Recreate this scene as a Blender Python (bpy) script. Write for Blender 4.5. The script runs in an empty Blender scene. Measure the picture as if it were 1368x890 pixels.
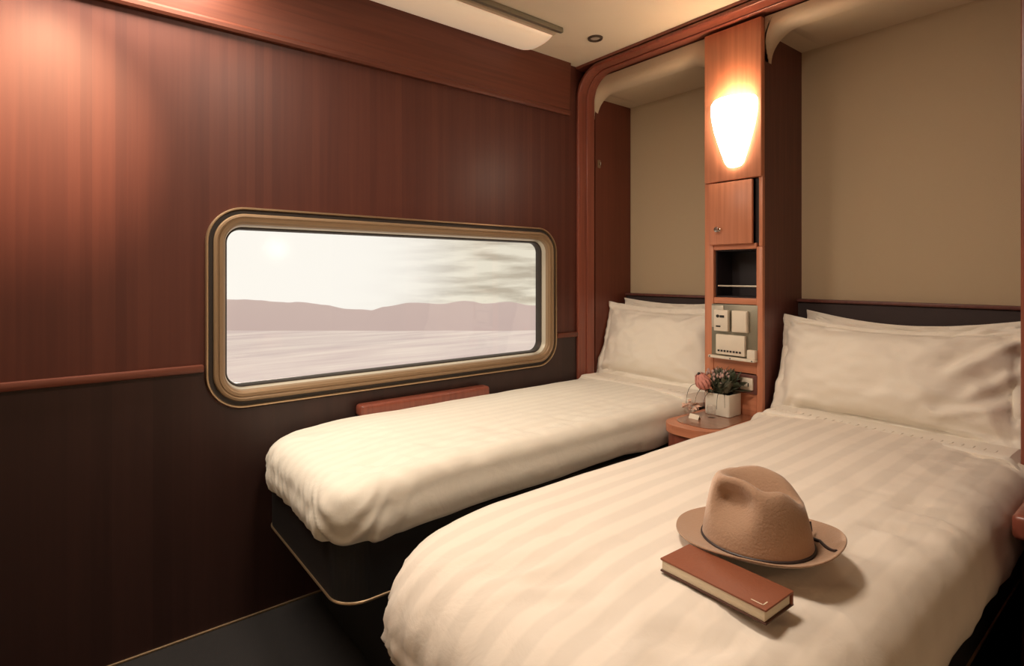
import bpy, bmesh, math, random
from mathutils import Vector, Matrix, noise
from mathutils.geometry import tessellate_polygon
PI = math.pi
C = bpy.context.scene.collection
sc = bpy.context.scene
random.seed(7)

# ------------------------------------------------------------------ camera, sky, lights
cam = bpy.data.cameras.new('camera'); cam.lens = 36 * 741 / 1368; cam.sensor_width = 36
cam.shift_y = -79 / 1368; cam.clip_start = 0.02; cam.clip_end = 5000
co = bpy.data.objects.new('camera', cam); C.objects.link(co)
co.location = (1.9, 0, 1.09); co.rotation_euler = (PI / 2, 0, math.atan2(925, 741))
sc.camera = co
sc.view_settings.view_transform = 'Standard'; sc.view_settings.look = 'None'
sc.view_settings.gamma = 1; sc.view_settings.use_curve_mapping = False
sc.view_settings.exposure = 0.0

SKY = 0.92           # brightness of the sky
K_TUBE = 20.0        # ceiling luminaire over the window wall (W)
K_ADDED_FILL = 13.0        # fill lamp added in the ceiling out of view (W)
K_SCONCE = 17.0      # radiance of the sconce glass
K_BULB = 0.7         # bulb inside the sconce (W)
K_ADDED_SPOT = 175.0        # spotlight added out of view for the glow on the window wall (W)
SUNDIR = Vector((-1.045, 0.294, 0.045)).normalized()

w = bpy.data.worlds.new('sky'); sc.world = w; w.use_nodes = True
nt = w.node_tree; nt.nodes.clear()
def N(t, **k):
    n = nt.nodes.new(t)
    for a, b in k.items(): setattr(n, a, b)
    return n
def wl(a, b): nt.links.new(a, b)
tc = N('ShaderNodeTexCoord'); sep = N('ShaderNodeSeparateXYZ'); wl(tc.outputs['Generated'], sep.inputs[0])
mp = N('ShaderNodeMapping'); mp.inputs['Scale'].default_value = (5.0, 5.0, 40.0); wl(tc.outputs['Generated'], mp.inputs[0])
nz = N('ShaderNodeTexNoise'); nz.inputs['Scale'].default_value = 1.6; nz.inputs['Detail'].default_value = 6; wl(mp.outputs[0], nz.inputs[0])
cr = N('ShaderNodeValToRGB'); wl(nz.outputs[0], cr.inputs[0])
cr.color_ramp.elements[0].position = .40; cr.color_ramp.elements[0].color = (.60, .52, .40, 1)
cr.color_ramp.elements[1].position = .62; cr.color_ramp.elements[1].color = (.95, .87, .70, 1)
dot = N('ShaderNodeVectorMath', operation='DOT_PRODUCT'); dot.inputs[1].default_value = SUNDIR; wl(tc.outputs['Generated'], dot.inputs[0])
gl = N('ShaderNodeMapRange'); gl.interpolation_type = 'SMOOTHERSTEP'
gl.inputs[1].default_value = .93; gl.inputs[2].default_value = 1.0; gl.inputs[3].default_value = 0; gl.inputs[4].default_value = 1; wl(dot.outputs['Value'], gl.inputs[0])
mx = N('ShaderNodeMix', data_type='RGBA'); wl(gl.outputs[0], mx.inputs[0]); wl(cr.outputs[0], mx.inputs[6]); mx.inputs[7].default_value = (1.15, 1.1, 1.0, 1)
bg = N('ShaderNodeBackground')
zen = N('ShaderNodeMapRange'); zen.inputs[1].default_value = .15; zen.inputs[2].default_value = .7; zen.inputs[3].default_value = SKY; zen.inputs[4].default_value = SKY * 1.5
wl(sep.outputs[2], zen.inputs[0]); wl(zen.outputs[0], bg.inputs[1])
wl(mx.outputs[2], bg.inputs[0])
ow = N('ShaderNodeOutputWorld'); wl(bg.outputs[0], ow.inputs[0])

sun = bpy.data.lights.new('low_sun', 'SUN'); sun.energy = 3.0; sun.color = (1, .86, .72); sun.angle = .03
so = bpy.data.objects.new('low_sun', sun); C.objects.link(so)
so.rotation_euler = SUNDIR.to_track_quat('Z', 'Y').to_euler(); so.location = (-6, 3, 3)

def area(name, loc, sx, sy, watts, col, rot=(0, 0, 0)):
    l = bpy.data.lights.new(name, 'AREA'); l.shape = 'RECTANGLE'; l.size = sx; l.size_y = sy; l.energy = watts; l.color = col
    o = bpy.data.objects.new(name, l); C.objects.link(o); o.location = loc; o.rotation_euler = rot
    return o
area('ceiling_tube_light', (.14, -.05, 2.035), .15, .8, K_TUBE, (1, .86, .69))
area('added_fill_light', (1.05, .60, 2.062), .26, .26, K_ADDED_FILL, (1, .84, .68))  # added fill for beds and pillows, from an unseen lamp

# ------------------------------------------------------------------ materials
def newmat(name):
    m = bpy.data.materials.new(name); m.use_nodes = True
    return m, m.node_tree, m.node_tree.nodes['Principled BSDF']
def plain(name, col, rough=.6, metal=0, spec=.5, bump=0, bscale=200, sheen=0):
    m, t, b = newmat(name)
    b.inputs['Base Color'].default_value = (*col, 1); b.inputs['Roughness'].default_value = rough
    b.inputs['Metallic'].default_value = metal; b.inputs['Specular IOR Level'].default_value = spec
    if sheen: b.inputs['Sheen Weight'].default_value = sheen
    if bump:
        c = t.nodes.new('ShaderNodeTexCoord'); n = t.nodes.new('ShaderNodeTexNoise'); n.inputs['Scale'].default_value = bscale
        n.inputs['Detail'].default_value = 4
        u = t.nodes.new('ShaderNodeBump'); u.inputs['Strength'].default_value = bump; u.inputs['Distance'].default_value = .002
        t.links.new(c.outputs['Object'], n.inputs[0]); t.links.new(n.outputs[0], u.inputs['Height']); t.links.new(u.outputs[0], b.inputs['Normal'])
    return m
def wood(name, c0, c1, grain='Z', plank=0, pw=.09, rough=.38, coat=.25, spec=.35):
    """grain runs along the axis; plank axis shows veneer strips of width pw"""
    m, t, b = newmat(name); L = t.links.new
    c = t.nodes.new('ShaderNodeTexCoord'); mp = t.nodes.new('ShaderNodeMapping'); L(c.outputs['Object'], mp.inputs[0])
    s = {'X': (2.2, 70, 70), 'Y': (70, 2.2, 70), 'Z': (70, 70, 2.2)}[grain]; mp.inputs['Scale'].default_value = s
    n = t.nodes.new('ShaderNodeTexNoise'); n.inputs['Scale'].default_value = 1; n.inputs['Detail'].default_value = 5; n.inputs['Distortion'].default_value = .4
    L(mp.outputs[0], n.inputs[0])
    fac = n.outputs[0]
    if plank:
        sp = t.nodes.new('ShaderNodeSeparateXYZ'); L(c.outputs['Object'], sp.inputs[0])
        dv = t.nodes.new('ShaderNodeMath'); dv.operation = 'DIVIDE'; dv.inputs[1].default_value = pw; L(sp.outputs['XYZ'.index(plank)], dv.inputs[0])
        fl = t.nodes.new('ShaderNodeMath'); fl.operation = 'FLOOR'; L(dv.outputs[0], fl.inputs[0])
        wn = t.nodes.new('ShaderNodeTexWhiteNoise'); wn.noise_dimensions = '1D'; L(fl.outputs[0], wn.inputs['W'])
        ad = t.nodes.new('ShaderNodeMath'); ad.operation = 'MULTIPLY_ADD'; ad.inputs[1].default_value = .38; L(wn.outputs['Value'], ad.inputs[0])
        m2 = t.nodes.new('ShaderNodeMath'); m2.operation = 'MULTIPLY'; m2.inputs[1].default_value = .62; L(fac, m2.inputs[0]); L(m2.outputs[0], ad.inputs[2])
        fac = ad.outputs[0]
    r = t.nodes.new('ShaderNodeValToRGB'); L(fac, r.inputs[0])
    r.color_ramp.elements[0].position = .3; r.color_ramp.elements[0].color = (*c0, 1)
    r.color_ramp.elements[1].position = .72; r.color_ramp.elements[1].color = (*c1, 1)
    L(r.outputs[0], b.inputs['Base Color'])
    b.inputs['Roughness'].default_value = rough; b.inputs['Coat Weight'].default_value = coat; b.inputs['Coat Roughness'].default_value = .3
    b.inputs['Specular IOR Level'].default_value = spec
    return m
def cloth(name, col, stripe=None, axis=0, amp=.1, bump=.25):
    m, t, b = newmat(name); L = t.links.new
    b.inputs['Roughness'].default_value = .75; b.inputs['Specular IOR Level'].default_value = .25
    b.inputs['Sheen Weight'].default_value = .15; b.inputs['Subsurface Weight'].default_value = 0
    c = t.nodes.new('ShaderNodeTexCoord')
    if stripe:
        sp = t.nodes.new('ShaderNodeSeparateXYZ'); L(c.outputs['Object'], sp.inputs[0])
        mu = t.nodes.new('ShaderNodeMath'); mu.operation = 'MULTIPLY'; mu.inputs[1].default_value = 2 * PI / stripe; L(sp.outputs[axis], mu.inputs[0])
        sn = t.nodes.new('ShaderNodeMath'); sn.operation = 'SINE'; L(mu.outputs[0], sn.inputs[0])
        r = t.nodes.new('ShaderNodeMapRange'); r.inputs[1].default_value = -.35; r.inputs[2].default_value = .35; L(sn.outputs[0], r.inputs[0])
        mx = t.nodes.new('ShaderNodeMix'); mx.data_type = 'RGBA'; L(r.outputs[0], mx.inputs[0])
        mx.inputs[6].default_value = (*[k * (1 - amp) for k in col], 1); mx.inputs[7].default_value = (*col, 1); L(mx.outputs[2], b.inputs['Base Color'])
    else: b.inputs['Base Color'].default_value = (*col, 1)
    n = t.nodes.new('ShaderNodeTexNoise'); n.inputs['Scale'].default_value = 14; n.inputs['Detail'].default_value = 5; n.inputs['Distortion'].default_value = .6
    L(c.outputs['Object'], n.inputs[0])
    u = t.nodes.new('ShaderNodeBump'); u.inputs['Strength'].default_value = bump; u.inputs['Distance'].default_value = .012
    L(n.outputs[0], u.inputs['Height']); L(u.outputs[0], b.inputs['Normal'])
    return m
def emit(name, col, s):
    m, t, b = newmat(name); b.inputs['Base Color'].default_value = (*col, 1)
    b.inputs['Emission Color'].default_value = (*col, 1); b.inputs['Emission Strength'].default_value = s; b.inputs['Roughness'].default_value = .35
    return m
def pane(name, gloss=.06, tint=(1, 1, 1)):
    m, t, b = newmat(name); t.nodes.remove(b); L = t.links.new
    o = t.nodes['Material Output']; tr = t.nodes.new('ShaderNodeBsdfTransparent'); tr.inputs[0].default_value = (*tint, 1)
    g = t.nodes.new('ShaderNodeBsdfGlossy'); g.inputs['Roughness'].default_value = .03; x = t.nodes.new('ShaderNodeMixShader'); x.inputs[0].default_value = gloss
    L(tr.outputs[0], x.inputs[1]); L(g.outputs[0], x.inputs[2]); L(x.outputs[0], o.inputs[0])
    return m

M = {}
M['wall'] = wood('mahogany_wall', (.080, .021, .014), (.108, .030, .019), 'Z', 'Y', .026, .5, .12)
M['wall_low'] = wood('dark_mahogany_wall', (.032, .014, .012), (.044, .019, .016), 'Z', 'Y', .048, .45, .15)
M['cornice'] = wood('mahogany_cornice', (.118, .033, .020), (.165, .048, .027), 'Y', 0, .09, .45, .15)
M['trim'] = wood('red_cherry_trim', (.20, .055, .036), (.29, .082, .050), 'Z', 0, .09, .32, .4)
M['alcove_wood'] = wood('mahogany_alcove', (.13, .034, .020), (.18, .048, .028), 'Z', 'Y', .07, .45, .15)
M['cherry'] = wood('lit_wood_front', (.50, .185, .098), (.64, .255, .14), 'Z', 0, .09, .4, .2)  # likely the wall wood, with lamp light put into a lighter colour
M['lit_wood_x'] = wood('lit_wood_horizontal', (.50, .185, .098), (.64, .255, .14), 'X', 0, .09, .38, .2)  # same lightened, lamp-lit tone with the grain running across
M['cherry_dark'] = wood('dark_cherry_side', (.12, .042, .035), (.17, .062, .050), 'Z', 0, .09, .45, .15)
M['table_top'] = wood('glossy_table_top', (.22, .085, .045), (.30, .12, .065), 'X', 0, .09, .1, .8)
M['cream_paint'] = plain('cream_ceiling_paint', (.80, .70, .55), .7, bump=.1, bscale=60)
M['cream_lam'] = plain('cream_laminate', (.62, .50, .355), .45)
M['fabric_wall'] = plain('beige_wall_covering', (.52, .41, .275), .85, bump=.4, bscale=400)
M['dark_fab'] = plain('dark_brown_upholstery', (.050, .034, .034), .8, bump=.4, bscale=300)
M['black'] = plain('black_laminate', (.018, .017, .018), .5)
M['floor'] = plain('dark_carpet', (.022, .02, .021), .95, bump=.6, bscale=500)
M['gold'] = plain('gold_edge', (.55, .40, .25), .35, metal=.85)
M['bronze'] = plain('bronze_frame_paint', (.30, .20, .115), .42, metal=.2, bump=.05)
M['dark_bronze'] = plain('dark_bronze', (.10, .07, .05), .4, metal=.5)
M['rubber'] = plain('dark_rubber', (.035, .026, .022), .55)
M['silver_in'] = plain('pale_reveal', (.62, .56, .46), .35, metal=.4)
M['glass'] = pane('window_glass', .04)
M['linen_l'] = cloth('white_cotton_near_window', (.90, .86, .77), .045, 0, .04)
M['linen_r'] = cloth('striped_cotton', (.88, .80, .71), .062, 0, .09)
M['linen'] = cloth('plain_cotton', (.89, .83, .74), None)
M['felt'] = plain('fawn_felt', (.42, .265, .175), .95, bump=.5, bscale=260, sheen=.3)
M['cord'] = plain('dark_cord', (.035, .022, .022), .5)
M['leather'] = plain('brown_leather', (.27, .085, .042), .5, bump=.35, bscale=180)
M['leather_dark'] = plain('dark_leather_edge', (.09, .035, .022), .6)
M['paper'] = plain('cream_paper', (.78, .68, .52), .8)
M['white_pl'] = plain('white_plastic', (.80, .72, .60), .4)
M['brushed'] = plain('brushed_metal', (.30, .28, .22), .42, metal=.8)
M['steel'] = plain('polished_steel', (.6, .56, .5), .18, metal=1)
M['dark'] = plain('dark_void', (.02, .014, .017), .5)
M['ink'] = plain('dark_print', (.02, .018, .018), .5)
M['ceramic'] = plain('white_ceramic', (.80, .76, .66), .3)
M['soil'] = plain('dark_moss', (.02, .02, .018), .9)
M['petal'] = plain('pink_petal', (.72, .30, .25), .6)
M['petal2'] = plain('dusty_pink_petal', (.55, .36, .33), .7)
M['leaf'] = plain('dark_green_leaf', (.055, .065, .035), .5)
M['leaf2'] = plain('grey_green_leaf', (.13, .125, .085), .6)
M['stem'] = plain('thin_dark_stem', (.05, .05, .045), .6)
M['shade'] = emit('lit_milk_glass', (1, .82, .62), K_SCONCE)
M['diffuser'] = emit('lit_diffuser', (1, .80, .58), .26)
M['added_lamp_face'] = emit('lit_added_face', (1, .78, .52), 6)  # glow of the added, unseen ceiling lamps
M['clear'] = pane('clear_glass', .16)

# ------------------------------------------------------------------ helpers
def bx(bm, x0, x1, y0, y1, z0, z1, bev=0, seg=2):
    vs = [bm.verts.new(p) for p in ((x0,y0,z0),(x1,y0,z0),(x1,y1,z0),(x0,y1,z0),(x0,y0,z1),(x1,y0,z1),(x1,y1,z1),(x0,y1,z1))]
    fs = [bm.faces.new([vs[i] for i in f]) for f in ((3,2,1,0),(4,5,6,7),(0,1,5,4),(1,2,6,5),(2,3,7,6),(3,0,4,7))]
    if bev:
        es = list({e for f in fs for e in f.edges})
        bmesh.ops.bevel(bm, geom=es, offset=bev, segments=seg, affect='EDGES', profile=.5)
def B(*a, **k):
    bm = bmesh.new(); bx(bm, *a, **k); return bm
def loft(bm, rings, closed=True, cap0=False, cap1=False, ring_closed=True):
    vr = [[bm.verts.new(p) for p in r] for r in rings]; n = len(vr[0])
    for i in range(len(vr) - (0 if not closed else 0)):
        if i == len(vr) - 1 and not closed: break
        a, b = vr[i], vr[(i + 1) % len(vr)]
        for j in range(n if ring_closed else n - 1):
            k = (j + 1) % n
            try: bm.faces.new((a[j], a[k], b[k], b[j]))
            except ValueError: pass
    if cap0: bm.faces.new(vr[0][::-1])
    if cap1: bm.faces.new(vr[-1])
    return vr
def lathe(bm, prof, c=(0, 0, 0), n=32, sx=1, sy=1):
    rings = [[(c[0] + r * sx * math.cos(2*PI*i/n), c[1] + r * sy * math.sin(2*PI*i/n), c[2] + z) for i in range(n)] for r, z in prof]
    loft(bm, rings, closed=False, cap0=prof[0][0] > 1e-6, cap1=prof[-1][0] > 1e-6)
def tube(bm, pts, r, n=8, closed=False, taper=None):
    pts = [Vector(p) for p in pts]; rings = []; up = Vector((.13, .2, .97))
    for i, p in enumerate(pts):
        a = pts[i - 1] if (i or closed) else p; b = pts[(i + 1) % len(pts)] if (i < len(pts) - 1 or closed) else p
        t = (b - a).normalized(); s = t.cross(up)
        if s.length < .05: s = t.cross(Vector((1, 0, 0)))
        s.normalize(); u = s.cross(t); rr = r if taper is None else r * taper(i / (len(pts) - 1))
        rings.append([p + (s * math.cos(2*PI*k/n) + u * math.sin(2*PI*k/n)) * rr for k in range(n)])
    loft(bm, rings, closed=closed, cap0=not closed, cap1=not closed)
def obj(name, bm, mat, parent=None, loc=(0, 0, 0), local=False, smooth=True, sub=0, angle=40):
    """world-space bmesh becomes one object; origin at loc (or at the parent's)"""
    bmesh.ops.remove_doubles(bm, verts=bm.verts, dist=1e-6)
    bmesh.ops.recalc_face_normals(bm, faces=bm.faces)
    me = bpy.data.meshes.new(name)
    off = Vector(loc) if not parent else Vector((0, 0, 0))
    if parent and not local:
        p = parent
        while p: off += p.location; p = p.parent
    if not local: bmesh.ops.translate(bm, verts=bm.verts, vec=-off)
    bm.to_mesh(me); bm.free(); me.materials.append(mat)
    o = bpy.data.objects.new(name, me); C.objects.link(o)
    if parent: o.parent = parent
    else: o.location = loc
    if smooth:
        for p in me.polygons: p.use_smooth = True
        try: me.set_sharp_from_angle(angle=math.radians(angle))
        except Exception: pass
    if sub:
        s = o.modifiers.new('sub', 'SUBSURF'); s.levels = sub; s.render_levels = sub
    return o
def thing(name, label, cat, loc=(0, 0, 0), rotz=0, group=None):
    o = bpy.data.objects.new(name, None); C.objects.link(o); o.empty_display_size = .05
    o.location = loc; o.rotation_euler = (0, 0, rotz); o['label'] = label; o['category'] = cat
    if group: o['group'] = group
    return o
def tag(o, label, cat, group=None):
    o['label'] = label; o['category'] = cat
    if group: o['group'] = group
    return o
def struct(name, bm, m, parent=None, **k):
    o = obj(name, bm, m, parent, **k)
    if not parent: o['kind'] = 'structure'
    return o
def rrect(u0, u1, v0, v1, r, n=12):
    """rounded rectangle, counter-clockwise, n steps per corner"""
    out = []
    for (cu, cv, a0) in ((u1 - r, v1 - r, 0), (u0 + r, v1 - r, PI/2), (u0 + r, v0 + r, PI), (u1 - r, v0 + r, 3*PI/2)):
        for i in range(n + 1):
            a = a0 + PI/2 * i / n; out.append((cu + r * math.cos(a), cv + r * math.sin(a)))
    return out
def prism_hole(bm, outer, holes, f0, f1):
    """flat plate with holes between maps f0 (front) and f1 (back) of 2-d points"""
    polys = [[Vector((p[0], p[1], 0)) for p in outer]] + [[Vector((p[0], p[1], 0)) for p in h] for h in holes]
    flat = [p for q in polys for p in q]; tris = tessellate_polygon(polys)
    a = [bm.verts.new(f0(p)) for p in flat]; b = [bm.verts.new(f1(p)) for p in flat]
    for t in tris:
        try: bm.faces.new([a[i] for i in t]); bm.faces.new([b[i] for i in reversed(t)])
        except ValueError: pass
    k = 0
    for q in polys:
        n = len(q)
        for i in range(n):
            j = (i + 1) % n
            try: bm.faces.new((a[k+i], a[k+j], b[k+j], b[k+i]))
            except ValueError: pass
        k += n
def ease(t): t = max(0, min(1, t)); return t * t * (3 - 2 * t)

# ------------------------------------------------------------------ room shell
H = 2.09; D = 2.02; DB = 2.32; XR = 2.62; YB = -1.05
WY0, WY1, WZ0, WZ1 = .326, 1.780, .668, 1.300       # window outer frame
struct('floor', B(-.06, XR + .06, YB - .06, DB + .08, -.06, 0), M['floor'])
struct('ceiling', B(-.06, XR + .06, YB - .06, DB + .08, H, H + .06), M['cream_paint'])
bm = bmesh.new()
hole = rrect(WY0 + .012, WY1 - .012, WZ0 + .012, WZ1 - .012, .105)
# window wall: one plate with the window cut out; the darker lower panelling is its own plate over it
prism_hole(bm, [(YB - .06, -.02), (DB + .02, -.02), (DB + .02, H + .02), (YB - .06, H + .02)], [hole],
           lambda p: (0, p[0], p[1]), lambda p: (-.06, p[0], p[1]))
struct('wall_left', bm, M['wall'], smooth=False)
bm = bmesh.new()
def low_outline():
    pts = [(YB, 0), (1.925, 0), (1.925, .80), (WY1 + .004, .80)]
    r = .112; cy, cz = WY1 - r + .004, WZ0 + r - .004
    for i in range(0, 13): a = -PI/2 * i / 12; pts.append((cy + r * math.cos(a), cz + r * math.sin(a)))
    cy = WY0 + r - .004
    for i in range(0, 13): a = -PI/2 - PI/2 * i / 12; pts.append((cy + r * math.cos(a), cz + r * math.sin(a)))
    pts += [(WY0 - .004, .80), (YB, .80)]
    return pts
prism_hole(bm, low_outline(), [], lambda p: (.004, p[0], p[1]), lambda p: (0.0, p[0], p[1]))
struct('trim_1', bm, M['wall_low'], smooth=False)                          # lower panelling of the window wall
# dado rail, cut by the window
bm = bmesh.new()
bx(bm, 0, .016, YB, WY0 - .004, .792, .816, bev=.006); struct('trim_2', bm, M['cornice'])
bm = bmesh.new(); bx(bm, 0, .016, WY1 + .004, 1.92, .788, .812, bev=.006); struct('trim_3', bm, M['cornice'])
# upper cornice panel above the window, its lower lip
bm = bmesh.new()
loft(bm, [[(0, y, 1.842), (.016, y, 1.842), (.020, y, 1.850), (.020, y, 1.862), (.014, y, 1.87), (.022, y, H), (0, y, H)] for y in (YB, 1.862)], closed=False, cap0=True, cap1=True)
struct('trim_4', bm, M['cornice'], smooth=False)
# baseboard strip along the window wall
struct('baseboard_left', B(0, .009, YB, D, .0, .007, bev=.002), M['gold'])
# other walls
struct('wall_right', B(XR, XR + .06, YB, DB + .08, 0, H), M['cream_lam'], smooth=False)
struct('wall_near', B(-.06, XR + .06, YB - .06, YB, 0, H), M['cream_lam'], smooth=False)
struct('wall_far', B(-.06, XR + .06, DB, DB + .08, 0, H), M['fabric_wall'], smooth=False)
# short partition beside the right bed
bm = bmesh.new(); bx(bm, 1.70, 1.76, 1.42, D - .03, 0, H); struct('wall_partition', bm, M['wall'], smooth=False)
# pilaster closing the right alcove
bm = bmesh.new(); bx(bm, 1.602, 1.76, D, DB, 0, H); struct('wall_pilaster', bm, M['alcove_wood'], smooth=False)
bm = bmesh.new(); bx(bm, 1.76, XR, D, DB, 0, H); struct('wall_end', bm, M['wall'], smooth=False)

# ------------------------------------------------------------------ alcoves (hood, back panel, dark padded band, side lining)
def hood(x0, x1, name, ztop=1.985, r=.105, zf=2.045, rb=.045):
    path = []; n = 12
    path.append((x0, 1.60, -1, 0))
    for i in range(n + 1):
        a = PI - PI/2 * i / n; path.append((x0 + r + r * math.cos(a), ztop - r + r * math.sin(a), math.cos(a), math.sin(a)))
    for i in range(n + 1):
        a = PI/2 - PI/2 * i / n; path.append((x1 - r + r * math.cos(a), ztop - r + r * math.sin(a), math.cos(a), math.sin(a)))
    path = path[1:]
    bm = bmesh.new(); rings = []
    for (x, z, nx, nz_) in path:
        prof = [(min(max(x, x0), x1), D, zf)]
        for k in range(9):
            a = PI/2 * k / 8
            # bullnose: from the fascia (rb outside the opening) to the soffit
            q = rb * (1 - math.sin(a)); f = rb * (1 - math.cos(a))
            prof.append((min(max(x + nx * q, x0), x1), D + f, z + q * nz_))
        # the rounded corner is only a shallow lip; behind it the recess is square
        m_ = max(abs(nx), abs(nz_)); k = r / m_ if (x < x0 + r or x > x1 - r) else 0
        if abs(nx) > abs(nz_) and k: nx, nz_ = math.copysign(.7071, nx), .7071; k = r / .7071
        bxs = (x0 + r if x < x0 + r else x1 - r) + nx * k if k else x
        bzs = ztop - r + nz_ * k if k else ztop
        if x <= x0 + r and x >= x1 - r: bxs, bzs = x, ztop
        prof += [(x, D + rb + .004, z + .0), (bxs, D + rb + .006, bzs), (bxs, DB, bzs)]
        rings.append(prof)
    loft(bm, rings, closed=False, ring_closed=False)
    return struct(name, bm, M['cream_lam'], angle=60)
hood(.0, .650, 'ceiling_left_alcove', ztop=1.965)
hood(.880, 1.604, 'ceiling_right_alcove', ztop=1.985)
for i, (a, b) in enumerate(((.0, .660), (.880, 1.604))):
    struct('trim_%d' % (5 + i * 2), B(a, b, DB - .035, DB, .45, .978, bev=.004), M['dark_fab'])
    struct('trim_%d' % (6 + i * 2), B(a, b, DB - .045, DB, .978, .990, bev=.003), M['cherry_dark'])
# left alcove side lining
struct('trim_9', B(0, .005, D + .03, DB, .4, 1.964), M['alcove_wood'], smooth=False)

# cherry frame: runs up the corner, bends and follows the ceiling, and comes down the right side
def frame_path(off=0):
    pts = []; r = .13 - off; x0, x1, zt = .014 + off, 1.606 - off, 2.060 - off
    pts.append((x0, 0)); pts.append((x0, 1.0)); pts.append((x0, zt - r))
    for i in range(1, 12): a = PI - PI/2 * i / 12; pts.append((x0 + r + r*math.cos(a), zt - r + r*math.sin(a)))
    pts.append((x0 + r, zt)); pts.append((x1 - r, zt))
    for i in range(1, 12): a = PI/2 - PI/2 * i / 12; pts.append((x1 - r + r*math.cos(a), zt - r + r*math.sin(a)))
    pts += [(x1, zt - r), (x1, 1.0), (x1, 0)]
    return pts
def sweep_frame(bm, pts, prof):
    rings = []
    for i, p in enumerate(pts):
        a = pts[max(0, i-1)]; b = pts[min(len(pts)-1, i+1)]
        t = Vector((b[0]-a[0], b[1]-a[1])).normalized(); nrm = Vector((t.y, -t.x))   # inward of the opening
        rings.append([(p[0] + nrm.x*u, y, p[1] + nrm.y*u) for (u, y) in prof])
    loft(bm, rings, closed=False, cap0=True, cap1=True)
def rprof(u0, u1, y0, y1, r):
    return [(a, b) for a, b in rrect(u0, u1, y0, y1, r, 3)]
bm = bmesh.new(); sweep_frame(bm, frame_path(), rprof(-.014, .003, 1.918, D + .0, .005)); struct('trim_10', bm, M['trim'], angle=30)
bm = bmesh.new(); sweep_frame(bm, frame_path(), rprof(.003, .009, 1.972, D + .004, .0025)); struct('trim_11', bm, M['trim'], angle=30)
# ceiling cornice plate above the frame
struct('trim_12', B(.0, XR, 1.918, DB, 2.078, H + .001), M['trim'])
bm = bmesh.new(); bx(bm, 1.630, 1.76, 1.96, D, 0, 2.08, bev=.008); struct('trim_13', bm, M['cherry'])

# ------------------------------------------------------------------ window
def frame_ring(bm, prof, r0=.112, n=14):
    """prof: list of (inset, x) from outer edge inward; swept around the window"""
    rings = []
    for (ins, x) in prof:
        r = max(.02, r0 - ins)
        rings.append([(x, u, v) for u, v in rrect(WY0 + ins, WY1 - ins, WZ0 + ins, WZ1 - ins, r, n)])
    loft(bm, rings, closed=False)
bm = bmesh.new(); frame_ring(bm, [(0, 0), (0, .012), (.002, .015), (.006, .015), (.008, .011), (.008, 0)])
win = struct('window_1', bm, M['gold'])
def wpart(name, prof, mat, lab=None):
    bm = bmesh.new(); frame_ring(bm, prof); o = obj(name, bm, mat, win)
    if lab: o['label'] = lab
    return o
wpart('rubber_seal', [(.0075, .0), (.0075, .007), (.022, .007), (.022, .0)], M['rubber'], 'dark rubber seal')
wpart('window_frame', [(.021, .0), (.021, .015), (.024, .019), (.030, .020), (.033, .016), (.035, .0155), (.037, .018), (.046, .017), (.049, .012), (.053, .010), (.056, -.004)], M['bronze'], 'bronze window frame')
wpart('reveal', [(.055, -.002), (.057, -.006), (.061, -.028)], M['silver_in'], 'pale inner reveal')
wpart('glass_gasket', [(.0605, -.027), (.0635, -.026), (.066, -.029), (.068, -.050), (.068, -.060), (.05, -.060)], M['rubber'], 'dark glass gasket')
bm = bmesh.new(); lp = rrect(WY0 + .066, WY1 - .066, WZ0 + .066, WZ1 - .066, .046, 10)
prism_hole(bm, lp, [], lambda p: (-.050, p[0], p[1]), lambda p: (-.054, p[0], p[1])); obj('window_pane', bm, M['glass'], win, smooth=False)
# small latches in the bottom of the frame
for y in (.66, 1.44):
    o = obj('latch', B(.008, .016, y, y + .10, WZ0 + .040, WZ0 + .047, bev=.002), M['rubber'], win); o['label'] = 'small dark latch'

# ------------------------------------------------------------------ landscape outside
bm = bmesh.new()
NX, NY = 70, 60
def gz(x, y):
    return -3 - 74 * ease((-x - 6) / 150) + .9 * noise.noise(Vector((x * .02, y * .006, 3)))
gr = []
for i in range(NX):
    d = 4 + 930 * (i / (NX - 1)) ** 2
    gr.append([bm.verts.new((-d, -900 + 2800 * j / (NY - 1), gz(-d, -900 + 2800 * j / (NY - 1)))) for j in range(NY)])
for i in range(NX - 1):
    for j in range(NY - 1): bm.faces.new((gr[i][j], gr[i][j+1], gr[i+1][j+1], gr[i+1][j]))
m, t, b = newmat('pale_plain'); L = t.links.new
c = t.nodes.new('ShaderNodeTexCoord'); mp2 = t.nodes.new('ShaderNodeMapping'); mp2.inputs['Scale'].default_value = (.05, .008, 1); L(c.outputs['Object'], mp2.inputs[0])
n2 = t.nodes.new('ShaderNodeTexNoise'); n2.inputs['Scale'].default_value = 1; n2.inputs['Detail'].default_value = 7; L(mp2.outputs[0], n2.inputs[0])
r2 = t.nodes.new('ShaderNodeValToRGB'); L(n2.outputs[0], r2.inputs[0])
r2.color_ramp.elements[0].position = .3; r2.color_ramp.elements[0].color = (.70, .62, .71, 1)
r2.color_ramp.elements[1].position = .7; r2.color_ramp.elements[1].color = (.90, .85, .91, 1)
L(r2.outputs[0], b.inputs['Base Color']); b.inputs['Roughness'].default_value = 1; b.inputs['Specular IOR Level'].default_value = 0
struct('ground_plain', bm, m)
m, t, b = newmat('painted_haze_hills'); b.inputs['Base Color'].default_value = (.66, .565, .63, 1); b.inputs['Roughness'].default_value = 1; b.inputs['Specular IOR Level'].default_value = 0  # air haze is put into the pale base colour
bm = bmesh.new()
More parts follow.
